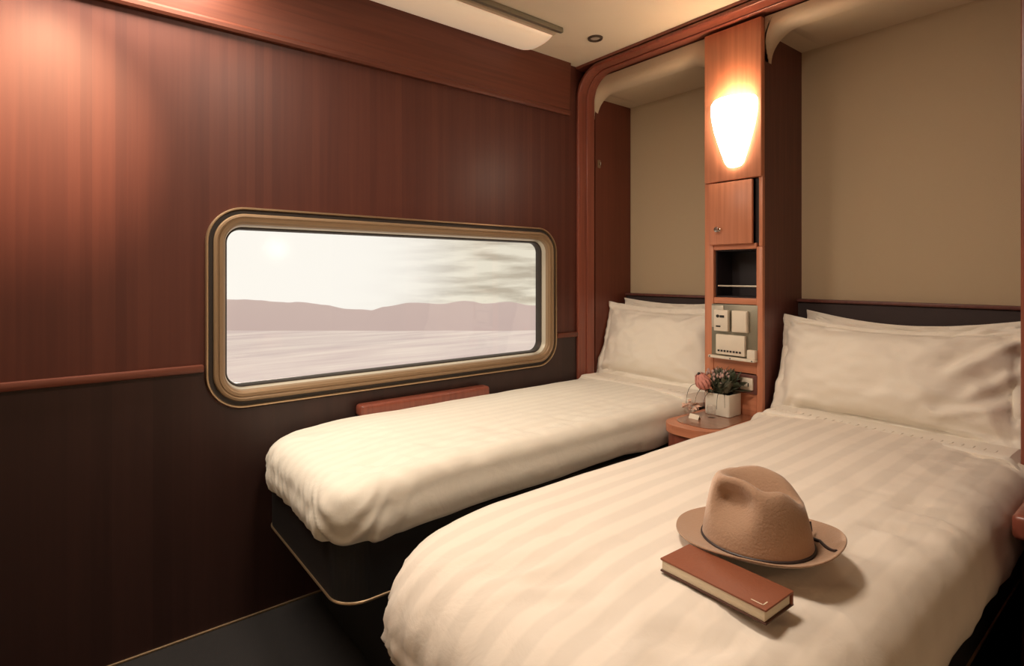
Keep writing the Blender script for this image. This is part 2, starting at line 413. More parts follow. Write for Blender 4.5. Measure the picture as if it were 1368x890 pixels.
# ridge line: (bearing tangent off the range's normal, height above the plain in metres), range about 800 m away
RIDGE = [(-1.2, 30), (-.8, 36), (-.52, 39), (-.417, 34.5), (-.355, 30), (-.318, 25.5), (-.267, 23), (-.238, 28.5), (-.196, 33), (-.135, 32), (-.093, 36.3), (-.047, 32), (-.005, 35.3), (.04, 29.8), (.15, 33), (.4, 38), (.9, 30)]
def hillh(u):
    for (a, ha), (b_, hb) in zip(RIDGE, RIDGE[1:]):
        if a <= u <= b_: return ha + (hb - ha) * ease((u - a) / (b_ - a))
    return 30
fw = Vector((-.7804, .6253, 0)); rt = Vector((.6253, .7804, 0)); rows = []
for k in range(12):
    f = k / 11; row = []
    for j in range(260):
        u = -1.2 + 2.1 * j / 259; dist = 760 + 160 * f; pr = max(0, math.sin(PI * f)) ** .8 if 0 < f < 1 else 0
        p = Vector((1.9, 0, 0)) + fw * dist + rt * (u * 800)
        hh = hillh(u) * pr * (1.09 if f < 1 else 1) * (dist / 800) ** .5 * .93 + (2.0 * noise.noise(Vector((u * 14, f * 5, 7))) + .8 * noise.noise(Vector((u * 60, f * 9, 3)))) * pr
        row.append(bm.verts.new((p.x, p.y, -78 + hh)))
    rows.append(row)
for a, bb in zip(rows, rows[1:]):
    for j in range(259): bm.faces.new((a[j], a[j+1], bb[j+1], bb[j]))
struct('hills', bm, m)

# ------------------------------------------------------------------ ceiling fixtures
t = thing('ceiling_luminaire', 'long cream tube light along the ceiling above the window wall', 'ceiling light', (.14, .2, H))
bm = bmesh.new()
sec = [(.045, H), (.045, 2.074)] + [(.135 - .09 * math.cos(PI * k / 12), 2.072 - .030 * math.sin(PI * k / 12)) for k in range(13)] + [(.225, 2.074), (.225, H)]
ring = lambda y, q=0: [(x, y, z if q == 0 else max(z, 2.072)) for x, z in sec]
loft(bm, [[(x, y, H - (H - z) * s) for x, z in sec] for y, s in ((-.9, .3), (-.88, 1), (1.50, 1), (1.53, .96), (1.555, .8), (1.565, .35))], closed=False, cap0=True, cap1=True)
obj('diffuser', bm, M['diffuser'], t, angle=50)
o = obj('tray', B(.230, .246, -.9, 1.555, 2.066, H, bev=.003), M['cream_lam'], t)
o = obj('slot', B(.247, .256, -.9, 1.565, 2.078, H), M['dark'], t); o['label'] = 'dark slot beside the diffuser'
obj('edge_rail', B(.257, .275, -.9, 1.57, 2.068, H, bev=.004), M['brushed'], t)
def spotlight(x, y, label, lit):
    t = thing('ceiling_spotlight', label, 'ceiling light', (x, y, H), group='recessed ceiling spotlights')
    bm = bmesh.new(); lathe(bm, [(.020, -.001), (.021, -.005), (.026, -.008), (.031, -.006), (.033, 0.002)], (x, y, H)); obj('ring', bm, M['dark_bronze'], t)
    bm = bmesh.new(); lathe(bm, [(.0, -.002), (.012, -.003), (.021, -.001), (.021, .002)], (x, y, H)); obj('lens', bm, M['added_lamp_face'] if lit else M['silver_in'], t)
spotlight(.286, 1.745, 'small round bronze spotlight recessed in the cream ceiling near the corner', False)
spotlight(.80, -.06, 'small round lit spotlight added out of view to brighten the wood wall left of the window', True)
l = bpy.data.lights.new('added_wall_spot', 'SPOT'); l.energy = K_ADDED_SPOT; l.color = (1, .60, .36); l.spot_size = math.radians(36); l.spot_blend = 1; l.shadow_soft_size = .02  # added lamp that makes the orange pool of light on the wall
o = bpy.data.objects.new('added_wall_spot', l); C.objects.link(o); o.location = (.80, -.06, H - .012); o.rotation_euler = Vector((.80, .0, .58)).to_track_quat('Z', 'Y').to_euler()
t = thing('added_ceiling_lamp', 'square lamp added out of view in the ceiling as fill light for the beds', 'ceiling light', (1.05, .60, H))  # unseen housing made up around the added fill light
bm = bmesh.new(); prism_hole(bm, rrect(.89, 1.21, .44, .76, .02, 4), [rrect(.915, 1.185, .465, .735, .012, 4)], lambda p: (p[0], p[1], H - .018), lambda p: (p[0], p[1], H)); obj('bezel', bm, M['brushed'], t, smooth=False)
obj('added_lamp_face', B(.915, 1.185, .465, .735, H - .012, H), M['added_lamp_face'], t)

# ------------------------------------------------------------------ bedside column
CX0, CX1 = .646, .880
t = thing('cabinet_column', 'tall narrow reddish wood cabinet column standing between the two beds', 'cabinet', (.763, 2.15, 0))
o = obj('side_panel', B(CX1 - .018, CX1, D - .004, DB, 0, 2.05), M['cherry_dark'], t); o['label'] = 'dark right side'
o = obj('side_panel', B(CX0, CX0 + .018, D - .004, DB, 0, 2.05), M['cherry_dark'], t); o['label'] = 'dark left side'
obj('back_panel', B(CX0 + .018, CX1 - .018, DB - .05, DB - .035, .0, 2.05), M['cherry_dark'], t)
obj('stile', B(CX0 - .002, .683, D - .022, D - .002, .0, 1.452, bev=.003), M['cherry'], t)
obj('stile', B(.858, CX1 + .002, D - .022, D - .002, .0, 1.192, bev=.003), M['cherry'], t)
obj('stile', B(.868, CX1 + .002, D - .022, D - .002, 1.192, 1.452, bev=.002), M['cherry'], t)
for z0, z1 in ((1.184, 1.206), (.974, .998), (.715, .762), (.55, .640), (.0, .55)):
    obj('rail', B(.683, .858, D - .020, D - .003, z0, z1, bev=.002), M['lit_wood_x'], t)
# lamp panel
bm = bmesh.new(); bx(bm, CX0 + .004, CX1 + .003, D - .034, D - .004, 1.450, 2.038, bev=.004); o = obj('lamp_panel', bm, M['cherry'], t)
# cupboard door
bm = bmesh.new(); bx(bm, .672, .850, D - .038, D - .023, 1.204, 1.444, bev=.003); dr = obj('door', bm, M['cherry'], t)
bm = bmesh.new()
lathe(bm, [(0, 0), (.0095, .001), (.0115, .005), (.010, .010), (.0055, .013), (.005, .021), (.009, .023)], (0, 0, 0), 20)
bmesh.ops.rotate(bm, verts=bm.verts, matrix=Matrix.Rotation(-PI/2, 3, 'X'), cent=(0, 0, 0)); bmesh.ops.translate(bm, verts=bm.verts, vec=(.716, D - .060, 1.262))
o = obj('knob', bm, M['steel'], dr); o['label'] = 'round steel knob'
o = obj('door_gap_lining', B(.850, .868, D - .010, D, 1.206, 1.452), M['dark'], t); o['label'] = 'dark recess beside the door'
# niche: five thin dark boards
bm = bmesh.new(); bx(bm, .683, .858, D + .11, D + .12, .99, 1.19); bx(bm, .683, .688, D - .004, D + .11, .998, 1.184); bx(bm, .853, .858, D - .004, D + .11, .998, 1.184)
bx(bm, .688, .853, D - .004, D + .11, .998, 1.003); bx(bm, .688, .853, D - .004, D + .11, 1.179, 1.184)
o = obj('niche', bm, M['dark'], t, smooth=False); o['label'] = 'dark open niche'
o = obj('shelf_bar', B(.692, .853, D - .006, D + .002, 1.040, 1.046, bev=.002), M['silver_in'], t); o['label'] = 'thin pale retaining bar'

# sconce
t = thing('wall_sconce', 'glowing white tulip-shaped glass sconce high on the cabinet column', 'wall light', (.768, D - .050, 1.5))
bm = bmesh.new(); rings = []
SX, SY0 = .800, D - .036
prof = [(.008, 1.496), (.026, 1.500), (.036, 1.512), (.048, 1.545), (.063, 1.590), (.078, 1.640), (.087, 1.685), (.090, 1.718), (.088, 1.740), (.080, 1.752)]
def half(r, z, n=24):
    return [(SX - .018 + r * math.cos(PI + PI * k / n), SY0 - .92 * r * math.sin(PI * k / n) * .95, z) for k in range(n + 1)]
loft(bm, [half(r, z) for r, z in prof], closed=False, ring_closed=True, cap0=True)
o = obj('glass_shade', bm, M['shade'], t, angle=80); 
s = o.modifiers.new('t', 'SOLIDIFY'); s.thickness = .003; s.offset = -1
obj('back_plate', B(SX - .05, SX + .02, SY0 - .004, SY0 + .003, 1.53, 1.70, bev=.002), M['brushed'], t)
pl = bpy.data.lights.new('sconce_bulb', 'POINT'); pl.energy = K_BULB; pl.color = (1, .78, .55); pl.shadow_soft_size = .02
po = bpy.data.objects.new('sconce_bulb', pl); C.objects.link(po); po.location = (SX - .018, SY0 - .045, 1.735)

# control panel
t = thing('control_panel', 'grey metal control panel with white switches and a phone unit, below the niche', 'control panel', (.77, D - .02, .764))
y0 = D - .020
obj('back_plate', B(.676, .864, y0 - .003, y0 + .002, .766, .972, bev=.001), M['brushed'], t)
o = obj('label_plate', B(.677, .728, y0 - .006, y0 - .003, .880, .966, bev=.001), M['silver_in'], t)
th = obj('thermostat', B(.697, .756, y0 - .024, y0 - .005, .868, .950, bev=.003), M['white_pl'], t); th['label'] = 'white thermostat'
bm = bmesh.new(); lathe(bm, [(0, 0), (.006, .0), (.006, .003), (0, .003)], (0, 0, 0), 16); bmesh.ops.rotate(bm, verts=bm.verts, matrix=Matrix.Rotation(PI/2, 3, 'X'), cent=(0, 0, 0)); bmesh.ops.translate(bm, verts=bm.verts, vec=(.715, y0 - .024, .926))
obj('dial', bm, M['ink'], th)
obj('display', B(.724, .742, y0 - .026, y0 - .024, .921, .930), M['ink'], th); obj('marking', B(.708, .726, y0 - .026, y0 - .024, .884, .889), M['ink'], th)
o = obj('blank_switch', B(.770, .832, y0 - .020, y0 - .003, .868, .950, bev=.003), M['white_pl'], t)
obj('rocker', B(.790, .830, y0 - .023, y0 - .019, .871, .947, bev=.002), M['white_pl'], o)
ph = obj('intercom', B(.704, .823, y0 - .022, y0 - .003, .778, .856, bev=.004), M['white_pl'], t); ph['label'] = 'white intercom with a row of dark buttons'
for k in range(8): obj('button', B(.714 + k * .0125, .722 + k * .0125, y0 - .025, y0 - .021, .789, .796, bev=.001), M['ink'], ph)
tr_ = obj('ledge', B(.676, .864, y0 - .030, y0 - .003, .762, .772, bev=.002), M['white_pl'], t)
obj('socket', B(.832, .864, y0 - .024, y0 - .003, .772, .806, bev=.003), M['white_pl'], t)
for px in (.684, .770, .856): obj('screw', B(px - .002, px + .002, y0 - .032, y0 - .029, .765, .769), M['ink'], t)
t = thing('power_socket', 'small white socket plate on the column behind the flowers', 'socket', (.80, D - .02, .70))
obj('plate', B(.680, .862, y0 - .006, y0, .640, .712, bev=.002), M['cherry_dark'], t)
for a in (.690, .800):
    q = obj('outlet', B(a, a + .050, y0 - .014, y0 - .005, .655, .700, bev=.003), M['white_pl'], t)
    obj('pin_hole', B(a + .012, a + .016, y0 - .0155, y0 - .013, .668, .682), M['ink'], q); obj('pin_hole', B(a + .032, a + .036, y0 - .0155, y0 - .013, .668, .682), M['ink'], q)

# coat hook on the left alcove side
t = thing('coat_hook', 'tiny metal hook on the wood side of the left alcove', 'hook', (.006, 2.07, 1.62))
bm = bmesh.new(); tube(bm, [(.006, 2.075, 1.64), (.020, 2.07, 1.632), (.024, 2.068, 1.645)], .003); obj('prong', bm, M['steel'], t)
obj('mount', B(.005, .009, 2.065, 2.085, 1.62, 1.66, bev=.002), M['bronze'], t)

# ------------------------------------------------------------------ bedside table
t = thing('bedside_table', 'low cherry bedside table with rounded front between the beds', 'bedside table', (.765, 1.85, 0))
def tab(x0, x1, y0_, y1_, r, z0, z1, bm=None):
    bm = bm or bmesh.new(); pts = []
    for (cx, cy, a0) in ((x1 - r, y0_ + r, -PI/2), ):
        pass
    pts = [(x1, y1_), (x0, y1_)]
    for i in range(9): a = PI + PI/2 * i / 8; pts.append((x0 + r + r*math.cos(a), y0_ + r + r*math.sin(a)))
    for i in range(9): a = 3*PI/2 + PI/2 * i / 8; pts.append((x1 - r + r*math.cos(a), y0_ + r + r*math.sin(a)))
    prism_hole(bm, pts, [], lambda p: (p[0], p[1], z1), lambda p: (p[0], p[1], z0)); return bm
TX0, TX1, TY0 = .664, .872, 1.660
obj('body', tab(TX0 + .008, TX1 - .008, TY0 + .010, D - .024, .07, 0, .525), M['trim'], t, smooth=False)
bm = tab(TX0, TX1, TY0, D - .024, .08, .527, .556)
o = obj('edge_band', bm, M['lit_wood_x'], t, smooth=False)
o = obj('top_inlay', tab(TX0 + .022, TX1 - .01, TY0 + .050, D - .026, .06, .5562, .5580), M['table_top'], t, smooth=False); o['label'] = 'dark glossy inlaid top'
TT = .558

# ------------------------------------------------------------------ beds
def bed(name, label, x0, x1, y0_, r):
    t = thing(name, label, 'bed', ((x0 + x1) / 2, 1.3, 0))
    def plate(a0, a1, b0, z0, z1, rr):
        bm = bmesh.new(); pts = [(a1, DB - .04), (a0, DB - .04)]
        for i in range(11): a = PI + PI/2 * i / 10; pts.append((a0 + rr + rr*math.cos(a), b0 + rr + rr*math.sin(a)))
        for i in range(11): a = 3*PI/2 + PI/2 * i / 10; pts.append((a1 - rr + rr*math.cos(a), b0 + rr + rr*math.sin(a)))
        prism_hole(bm, pts, [], lambda p: (p[0], p[1], z1), lambda p: (p[0], p[1], z0)); return bm
    def edge(a0, a1, b0, z, rr, rad):
        pts = [(a0, D - .1, z)]
        for i in range(11): a = PI + PI/2 * i / 10; pts.append((a0 + rr + rr*math.cos(a), b0 + rr + rr*math.sin(a), z))
        for i in range(11): a = 3*PI/2 + PI/2 * i / 10; pts.append((a1 - rr + rr*math.cos(a), b0 + rr + rr*math.sin(a), z))
        pts.append((a1, D - .1, z)); bm = bmesh.new(); tube(bm, pts, rad, 8); return bm
    obj('plinth', plate(x0 + .03, x1 - .05, y0_ + .16, 0, .29, .03), M['black'], t, smooth=False)
    obj('base', plate(x0, x1, y0_, .300, .442, .07), M['black'], t, smooth=False)
    o = obj('lower_edge', edge(x0, x1, y0_, .298, .07, .0038), M['gold'], t); o['label'] = 'thin gold lower edge'
    o = obj('upper_edge', edge(x0 + .004, x1 - .004, y0_ + .004, .440, .07, .0022), M['gold'], t); o['label'] = 'fine pale upper edge'
    bm = plate(x0 + .055, x1 - .05, y0_ + .14, .444, .568, .12); es = [e for e in bm.edges if abs(e.verts[0].co.z - .572) < 1e-4 and abs(e.verts[1].co.z - .572) < 1e-4 and len(e.link_faces) == 2 and any(abs(f.normal.z) < .5 for f in e.link_faces)]
    o = obj('mattress', bm, M['linen'], t); o['label'] = 'mattress in a white sheet'
    return t
bedl = bed('bed', 'narrow single bed with white bedding under the window', .012, .632, .500, .1)
bedr = bed('bed', 'nearest single bed with striped cream bedding, hat and book on it', .915, 1.600, .470, .1)

def duvet(name, label, x0, x1, y0_, y1_, zt, mat, puff, seed, rc=.12, hem=.445, fold=1.0, sh=.06, zfoot=0):
    NC = 26; out = []
    # contour, dense: foot-left corner start ... counter-clockwise
    def line(a, b, n): return [(a[0] + (b[0]-a[0]) * i / n, a[1] + (b[1]-a[1]) * i / n) for i in range(n)]
    rh = .03
    pts = []
    def arc(cx, cy, r, a0, n): return [(cx + r*math.cos(a0 + PI/2*i/n), cy + r*math.sin(a0 + PI/2*i/n)) for i in range(n)]
    pts += arc(x0 + rc, y0_ + rc, rc, PI, NC); pts += line((x0 + rc, y0_), (x1 - rc, y0_), 60)
    pts += arc(x1 - rc, y0_ + rc, rc, 3*PI/2, NC); pts += line((x1, y0_ + rc), (x1, y1_ - rh), 110)
    pts += arc(x1 - rh, y1_ - rh, rh, 0, 5); pts += line((x1 - rh, y1_), (x0 + rh, y1_), 40)
    pts += arc(x0 + rh, y1_ - rh, rh, PI/2, 5); pts += line((x0, y1_ - rh), (x0, y0_ + rc), 110)
    hw = (x1 - x0) / 2; cx = (x0 + x1) / 2; rings = []
    prof = []
    for k in range(11): prof.append(('s', k / 11))
    for k in range(9): prof.append(('c', k / 9))
    for k in range(25): prof.append(('t', (k / 24)))
    for kind, q in prof:
        ring = []
        for (x, y) in pts:
            M_ = Vector((cx, min(max(y, y0_ + hw), y1_ - .02))); P = Vector((x, y)); dv = M_ - P; ln = dv.length; dv = dv / ln if ln > 1e-6 else dv
            headf = ease((y - (y1_ - .05)) / .04)              # the turned-back edge at the head is thin
            footf = ease((y0_ + .30 - y) / .30)
            cornf = math.exp(-((x - x0) ** 2 + (y - y0_) ** 2) / .030) + math.exp(-((x - x1) ** 2 + (y - y0_) ** 2) / .030)
            hz = hem * (1 - headf) + .572 * headf + .010 * noise.noise(Vector((x * 7, y * 7, seed))) - .018 * footf + (.0 if headf else 0)
            top = zt - .012 * footf - zfoot * footf
            shh = sh * (1 + .5 * footf) * (1 - headf * .7)
            inset = 0; z = 0
            if kind == 's':
                z = hz + (top - shh - hz) * q if top - shh > hz else hz; inset = -.008 * math.sin(PI * q) ** 2 + .012 * (1 - q) * footf
                if q == 0: inset = .02
            elif kind == 'c':
                a = PI/2 * q; z = max(hz, top - shh) + (top - max(hz, top - shh)) * math.sin(a); inset = shh * (1 - math.cos(a)) * 1.15
            else:
                inset = shh * 1.15 + (ln - shh * 1.15) * q
                fY = ease((y0_ + .30 - (y + dv.y * inset)) / .30); z = zt - (.012 + zfoot) * (footf * (1 - q) + fY * q)
                z += puff * math.sin(PI/2 * min(1, q * 1.3))
            X = x + dv.x * inset; Y = y + dv.y * inset
            # cloth folds
            ang = math.atan2(y - (y0_ + hw), x - cx); s_ = x + y * 1.0
            side = 1 if kind == 's' else (1 - q if kind == 'c' else 0)
            side = 1 if kind == 's' else ((1 - q) ** 1.6 if kind == 'c' else 0)
            per_ = (x - y) * 1.0
            n1 = noise.noise(Vector((per_ * 27 + z * 16, z * 4, seed))); n2_ = noise.noise(Vector((per_ * 15 - z * 9, z * 5, seed + 8)))
            pl_ = (1 - 2.6 * abs(n1)) * .8 + (1 - 2.6 * abs(n2_)) * .5
            fo = fold * (.0085 * min(1, cornf) * side * pl_ + .0030 * side * noise.noise(Vector((x * 16, y * 16, z * 4 + seed)))
                         + .0035 * footf * side * pl_)
            X -= dv.x * fo; Y -= dv.y * fo
            if kind != 's':
                k_ = q if kind == 'c' else 1
                z += k_ * (.0045 * noise.noise(Vector((X * 5, Y * 3.2, seed))) + .0022 * noise.noise(Vector((X * 17, Y * 9, seed + 4))) * (1 - headf))
                rz = ease((X - cx) / (hw * .9)) + .35 * footf
                z += k_ * fold * .0048 * rz * (1 - 3.2 * abs(noise.noise(Vector(((X + Y) * 5.5, (X - Y) * 15, seed + 2))))) * (1 - headf)
                z += k_ * .004 * footf * noise.noise(Vector((X * 22, Y * 12, seed + 9)))
            if x0 < .05: X = max(X, .010)
            ring.append((X, Y, z))
        rings.append(ring)
    bm = bmesh.new(); loft(bm, rings, closed=False)
    o = obj(name, bm, mat, None, loc=(cx, (y0_ + y1_) / 2, hem), angle=180); tag(o, label, 'duvet')
    return o
duvet('duvet', 'plain white duvet on the bed under the window, its foot end tucked in folds', .024, .650, .474, 1.93, .598, M['linen_l'], .010, 11, rc=.11, hem=.450, sh=.045, fold=.9)
duvet('duvet', 'striped cream duvet on the nearest bed, under hat and book', .888, 1.632, .440, 1.93, .600, M['linen_r'], .018, 23, rc=.17, hem=.425, sh=.075, fold=1.5)

def hem_band(x0, x1, y0_, y1_, z, label, mat, seed):
    bm = bmesh.new(); rings = []
    n = 60
    for i in range(n + 1):
        x = x0 + (x1 - x0) * i / n; e = min(1, min(i, n - i) / 3)
        dz = .004 * noise.noise(Vector((x * 9, seed, 0))); dy = .008 * noise.noise(Vector((x * 5, seed, 2)))
        drop = -.035 * (1 - e)
        rings.append([(x, y0_ + dy + v, z + dz + drop + h) for v, h in ((0, -.006), (-.002, .002), (.004, .0075), (.02, .009), ((y1_-y0_)*.6, .007), (y1_ - y0_, .002), (y1_ - y0_, -.012))])
    loft(bm, rings, closed=False, cap0=True, cap1=True)
    # stitches
    for i in range(4, n - 4, 2):
        x = x0 + (x1 - x0) * i / n
        zz = z + .004 * noise.noise(Vector((x * 9, seed, 0))) + .0085; yy = y0_ + .008 * noise.noise(Vector((x * 5, seed, 2)))
        bx(bm, x, x + .006, yy + .026, yy + .050, zz - .002, zz + .0016, bev=.0007, seg=1)
    o = obj('folded_sheet', bm, mat, None, loc=((x0 + x1) / 2, y0_, z)); tag(o, label, 'sheet'); return o
hem_band(.020, .640, 1.900, 2.07, .603, 'white sheet folded back across the head of the bed under the window', M['linen'], 2)
hem_band(.905, 1.620, 1.895, 2.07, .607, 'cream sheet with stitched hem folded back on the nearest bed', M['linen'], 5)

# ------------------------------------------------------------------ pillows
def pillow(label, cx, yb, zb, W, Hh, T, lean, seed, mat, flange=.03, wr=1.0, roll=0, dip=.02, crush=0, group=None, segs=()):
    bm = bmesh.new(); nu, nv = 64, 44
    def pt(u, v, side):
        # u, v in -1..1 over the whole case; side +1 front / -1 back
        fu = flange / (W / 2); fv = flange / (Hh / 2)
        au, av = abs(u) / (1 - fu), abs(v) / (1 - fv)
        th = 0
        if au < 1 and av < 1: th = T / 2 * ((1 - au ** 2.2) * (1 - av ** 2.2)) ** .5
        x = u * W / 2 * (1 - .045 * (1 - abs(u) ** 3) * 0 - .03 * math.cos(v * PI / 2) * abs(u) ** 2)
        z = v * Hh / 2 * (1 - .05 * math.cos(u * PI / 2) * abs(v) ** 2)
        if v > 0: z -= dip * math.cos(u * PI / 2 * .9) * v ** 2
        edge = max(abs(u), abs(v))
        nzv = noise.noise(Vector((u * 3 + seed, v * 3, side)))
        wrk = .010 * nzv + .006 * noise.noise(Vector((u * 8 + seed, v * 7 + seed, side * 2)))
        # creases radiating from the corners
        for (a, b) in ((1, 1), (-1, 1), (1, -1), (-1, -1)):
            d = math.hypot(u - a, (v - b) * Hh / W); ang = math.atan2(v - b, u - a)
            wrk += .010 * math.exp(-d * 3.2) * math.sin(ang * 11 + seed + 4 * noise.noise(Vector((d * 4, seed, a)))) * min(1, d * 5)
        if crush:
            d = math.hypot((u - .92), (v + .25) * .8)
            wrk += crush * .030 * math.exp(-d * 2.6) * math.sin(7.5 * (u * .9 + v * .8) + 2.5 * noise.noise(Vector((u * 3, v * 3, 4))))
            wrk -= crush * .016 * math.exp(-((u - .78) ** 2 * 10 + (v + .35) ** 2 * 5))
        if side > 0:
            for (ua, va, ub, vb, am, wd) in segs:
                dx, dy = ub - ua, (vb - va); l2 = dx * dx + dy * dy
                tt = ((u - ua) * dx + (v - va) * dy) / l2; tc_ = max(0, min(1, tt))
                off = ((u - ua) * dy - (v - va) * dx) / math.sqrt(l2) + .04 * noise.noise(Vector((u * 4, v * 4, ua)))
                endd = math.hypot(u - ua - dx * tc_, v - va - dy * tc_) if (tt < 0 or tt > 1) else 0
                prof_ = math.exp(-(off / wd) ** 2) - .8 * math.exp(-((off - wd * 1.5) / (wd * 1.2)) ** 2)
                wrk += am * prof_ * math.exp(-(endd / wd) ** 2) * (1 - .6 * tc_)
        y = side * (th + .0015)
        y -= wr * 1.15 * wrk * (1 if side > 0 else .6) * (-side if False else -1) * side
        if edge > 1 - fu: y += .006 * noise.noise(Vector((u * 5, v * 5, seed)))
        return (x, -y, z)
    def grid(side):
        g = []
        for j in range(nv + 1):
            v = -1 + 2 * j / nv; v = math.copysign(abs(v) ** .85, v)
            g.append([bm.verts.new(pt(math.copysign(abs(-1 + 2*i/nu) ** .85, -1 + 2*i/nu), v, side)) for i in range(nu + 1)])
        for j in range(nv):
            for i in range(nu): bm.faces.new((g[j][i], g[j][i+1], g[j+1][i+1], g[j+1][i]))
        return g
    a, b = grid(1), grid(-1)
    per = [(0, i) for i in range(nu)] + [(j, nu) for j in range(nv)] + [(nv, i) for i in range(nu, 0, -1)] + [(j, 0) for j in range(nv, 0, -1)]
    for k in range(len(per)):
        p, q = per[k], per[(k + 1) % len(per)]
        bm.faces.new((a[p[0]][p[1]], a[q[0]][q[1]], b[q[0]][q[1]], b[p[0]][p[1]]))
    R = Matrix.Rotation(roll, 3, 'Y')
    bmesh.ops.rotate(bm, verts=bm.verts, matrix=R, cent=(0, 0, 0))
    bmesh.ops.translate(bm, verts=bm.verts, vec=(0, 0, Hh / 2))
    bmesh.ops.rotate(bm, verts=bm.verts, matrix=Matrix.Rotation(-lean, 3, 'X'), cent=(0, 0, 0))
    o = obj('pillow', bm, mat, None, loc=(cx, yb, zb), local=True, angle=180); tag(o, label, 'pillow', group)
    return o
pillow('white pillow leaning against the dark band at the head of the bed under the window', .318, 2.052, .592, .625, .375, .15, .30, 1.3, M['linen'], dip=.012, segs=((-.95, .85, -.62, .45, .010, .05), (-.6, .78, .6, .74, .006, .035), (-.95, -.8, -.5, -.6, .009, .05), (.9, .9, .5, .5, .008, .05)))
pillow('white pillow hidden behind the other on the bed under the window', .340, 2.190, .600, .60, .372, .07, .11, 5.3, M['linen'], dip=.012)
pillow('large creased cream pillow at the head of the nearest bed', 1.245, 2.040, .592, .70, .366, .18, .28, 3.7, M['linen'], dip=.035, crush=.45, flange=.022, segs=((.98, .80, .55, .05, .020, .07), (1.0, -.25, .50, -.62, .020, .08), (.95, .2, .62, -.35, .016, .06), (.9, -.95, .45, -.80, .014, .06), (.7, .97, .35, .62, .008, .05), (-.95, .85, -.6, .55, .008, .05), (-.5, .80, .4, .74, .006, .035)))
pillow('cream pillow behind the creased one, only its top edge showing', 1.260, 2.190, .600, .64, .360, .07, .11, 7.7, M['linen'], dip=.035)

# ------------------------------------------------------------------ armrests
def arm(label, x0, x1, y0_, y1_, z0, z1):
    bm = bmesh.new(); bx(bm, x0, x1, y0_, y1_, z0, z1, bev=.012, seg=4); o = obj('armrest', bm, M['trim'], None, loc=((x0+x1)/2, (y0_+y1_)/2, z0)); tag(o, label, 'armrest')
arm('red wood armrest ledge under the window behind the far bed', .005, .060, .80, 1.36, .585, .628)
arm('red wood armrest at the right edge beside the nearest bed', 1.640, 1.70, 1.58, 1.86, .520, .575)

# ------------------------------------------------------------------ hat
HZ = .628
t = thing('hat', 'fawn felt fedora with pinched crown lying on the nearest bed', 'hat', (1.420, .922, HZ - .008), 0)
ARX = math.atan2(-.104, -.242)       # front of the hat points to the left of the picture
t.rotation_euler = (0, 0, ARX)
# local frame: +x = front of the hat
def hat_surface():
    n = 96; rings = []
    def brim(f, a):
        ax, ay = .085 + f * .048, .073 + f * .048
        x, y = ax * math.cos(a), ay * math.sin(a)
        z = .010 + .004 * f
        side = abs(math.sin(a)) ** 2; back = max(0, -math.cos(a)); front = max(0, math.cos(a))
        z += f ** 1.6 * (.018 * side * (1 if math.sin(a) > 0 else .55) - .006 * front ** 2 + .030 * back ** 3 + .012 * front ** 4)
        z += -.010 * f * (1 if 0 else 0)
        return (x, y, z)
    for f in (1.0, .995, .9, .75, .6, .45, .3, .18, .08, 0):
        rings.append([brim(f, 2*PI*i/n) for i in range(n)])
    prof = [(.012, 1.00), (.020, .98), (.032, .96), (.05, .925), (.065, .89), (.08, .85), (.095, .805), (.107, .76), (.116, .715), (.122, .66), (.1255, .59), (.127, .51), (.1275, .42), (.1275, .30), (.1275, .18), (.1275, .06)]
    for (h, s) in prof:
        r = []
        for i in range(n):
            a = 2*PI*i/n
            fr = max(0, math.cos(a))
            ax, ay = .087 * s, .075 * s * (1 - .22 * ease(h / .12) * fr ** 1.0)
            if s < .75: ax, ay = .087 * s, .075 * s * (1 - .22 * fr)
            x, y, z = ax * math.cos(a), ay * math.sin(a), h
            # crown tilts: higher at the front
            z += .010 * ease(h / .1) * math.cos(a) * s
            # side pinches near the front
            if True:
                for sg in (1, -1):
                    px_, py_, pz_ = .034, sg * .054, .090
                    d = ((x - px_) / .032) ** 2 + ((y - py_) / .036) ** 2 + ((z - pz_) / .030) ** 2
                    k = math.exp(-d * d * .8); x -= .004 * k; y -= sg * .030 * k; z -= .003 * k
            # centre crease along the length
            cz = math.exp(-(y / .024) ** 2) + .35 * math.exp(-((x + .012) / .022) ** 2 - ((y - .03) / .03) ** 2) * ease(min(1, h / .105) ** 6)
            inner = math.exp(-((x + .01) / .062) ** 4)
            z -= .038 * cz * inner * (1 if h > .09 else 0) * ease((h - .09) / .03)
            r.append((x, y, z))
        rings.append(r)
    bm = bmesh.new(); loft(bm, rings, closed=False, cap1=True); return bm
o = obj('felt_body', hat_surface(), M['felt'], t, local=True, angle=180)
s = o.modifiers.new('thick', 'SOLIDIFY'); s.thickness = .0028; s.offset = -1
bm = bmesh.new()
tube(bm, [(.0885 * math.cos(2*PI*i/72), .0765 * math.sin(2*PI*i/72), .0165 + .002 * math.cos(2*PI*i/72 + 2)) for i in range(72)], .0027, 8, closed=True)
obj('hat_cord', bm, M['cord'], t, local=True)['label'] = 'thin dark cord around the crown'
bm = bmesh.new()
ka = PI + .50
k0 = Vector((.090 * math.cos(ka), .078 * math.sin(ka), .020))
ca_, sa_ = math.cos(-ARX), math.sin(-ARX)
def hl(x, y, z): dx, dy = x - 1.420, y - .922; return Vector((dx * ca_ - dy * sa_, dx * sa_ + dy * ca_, z - (HZ - .008)))
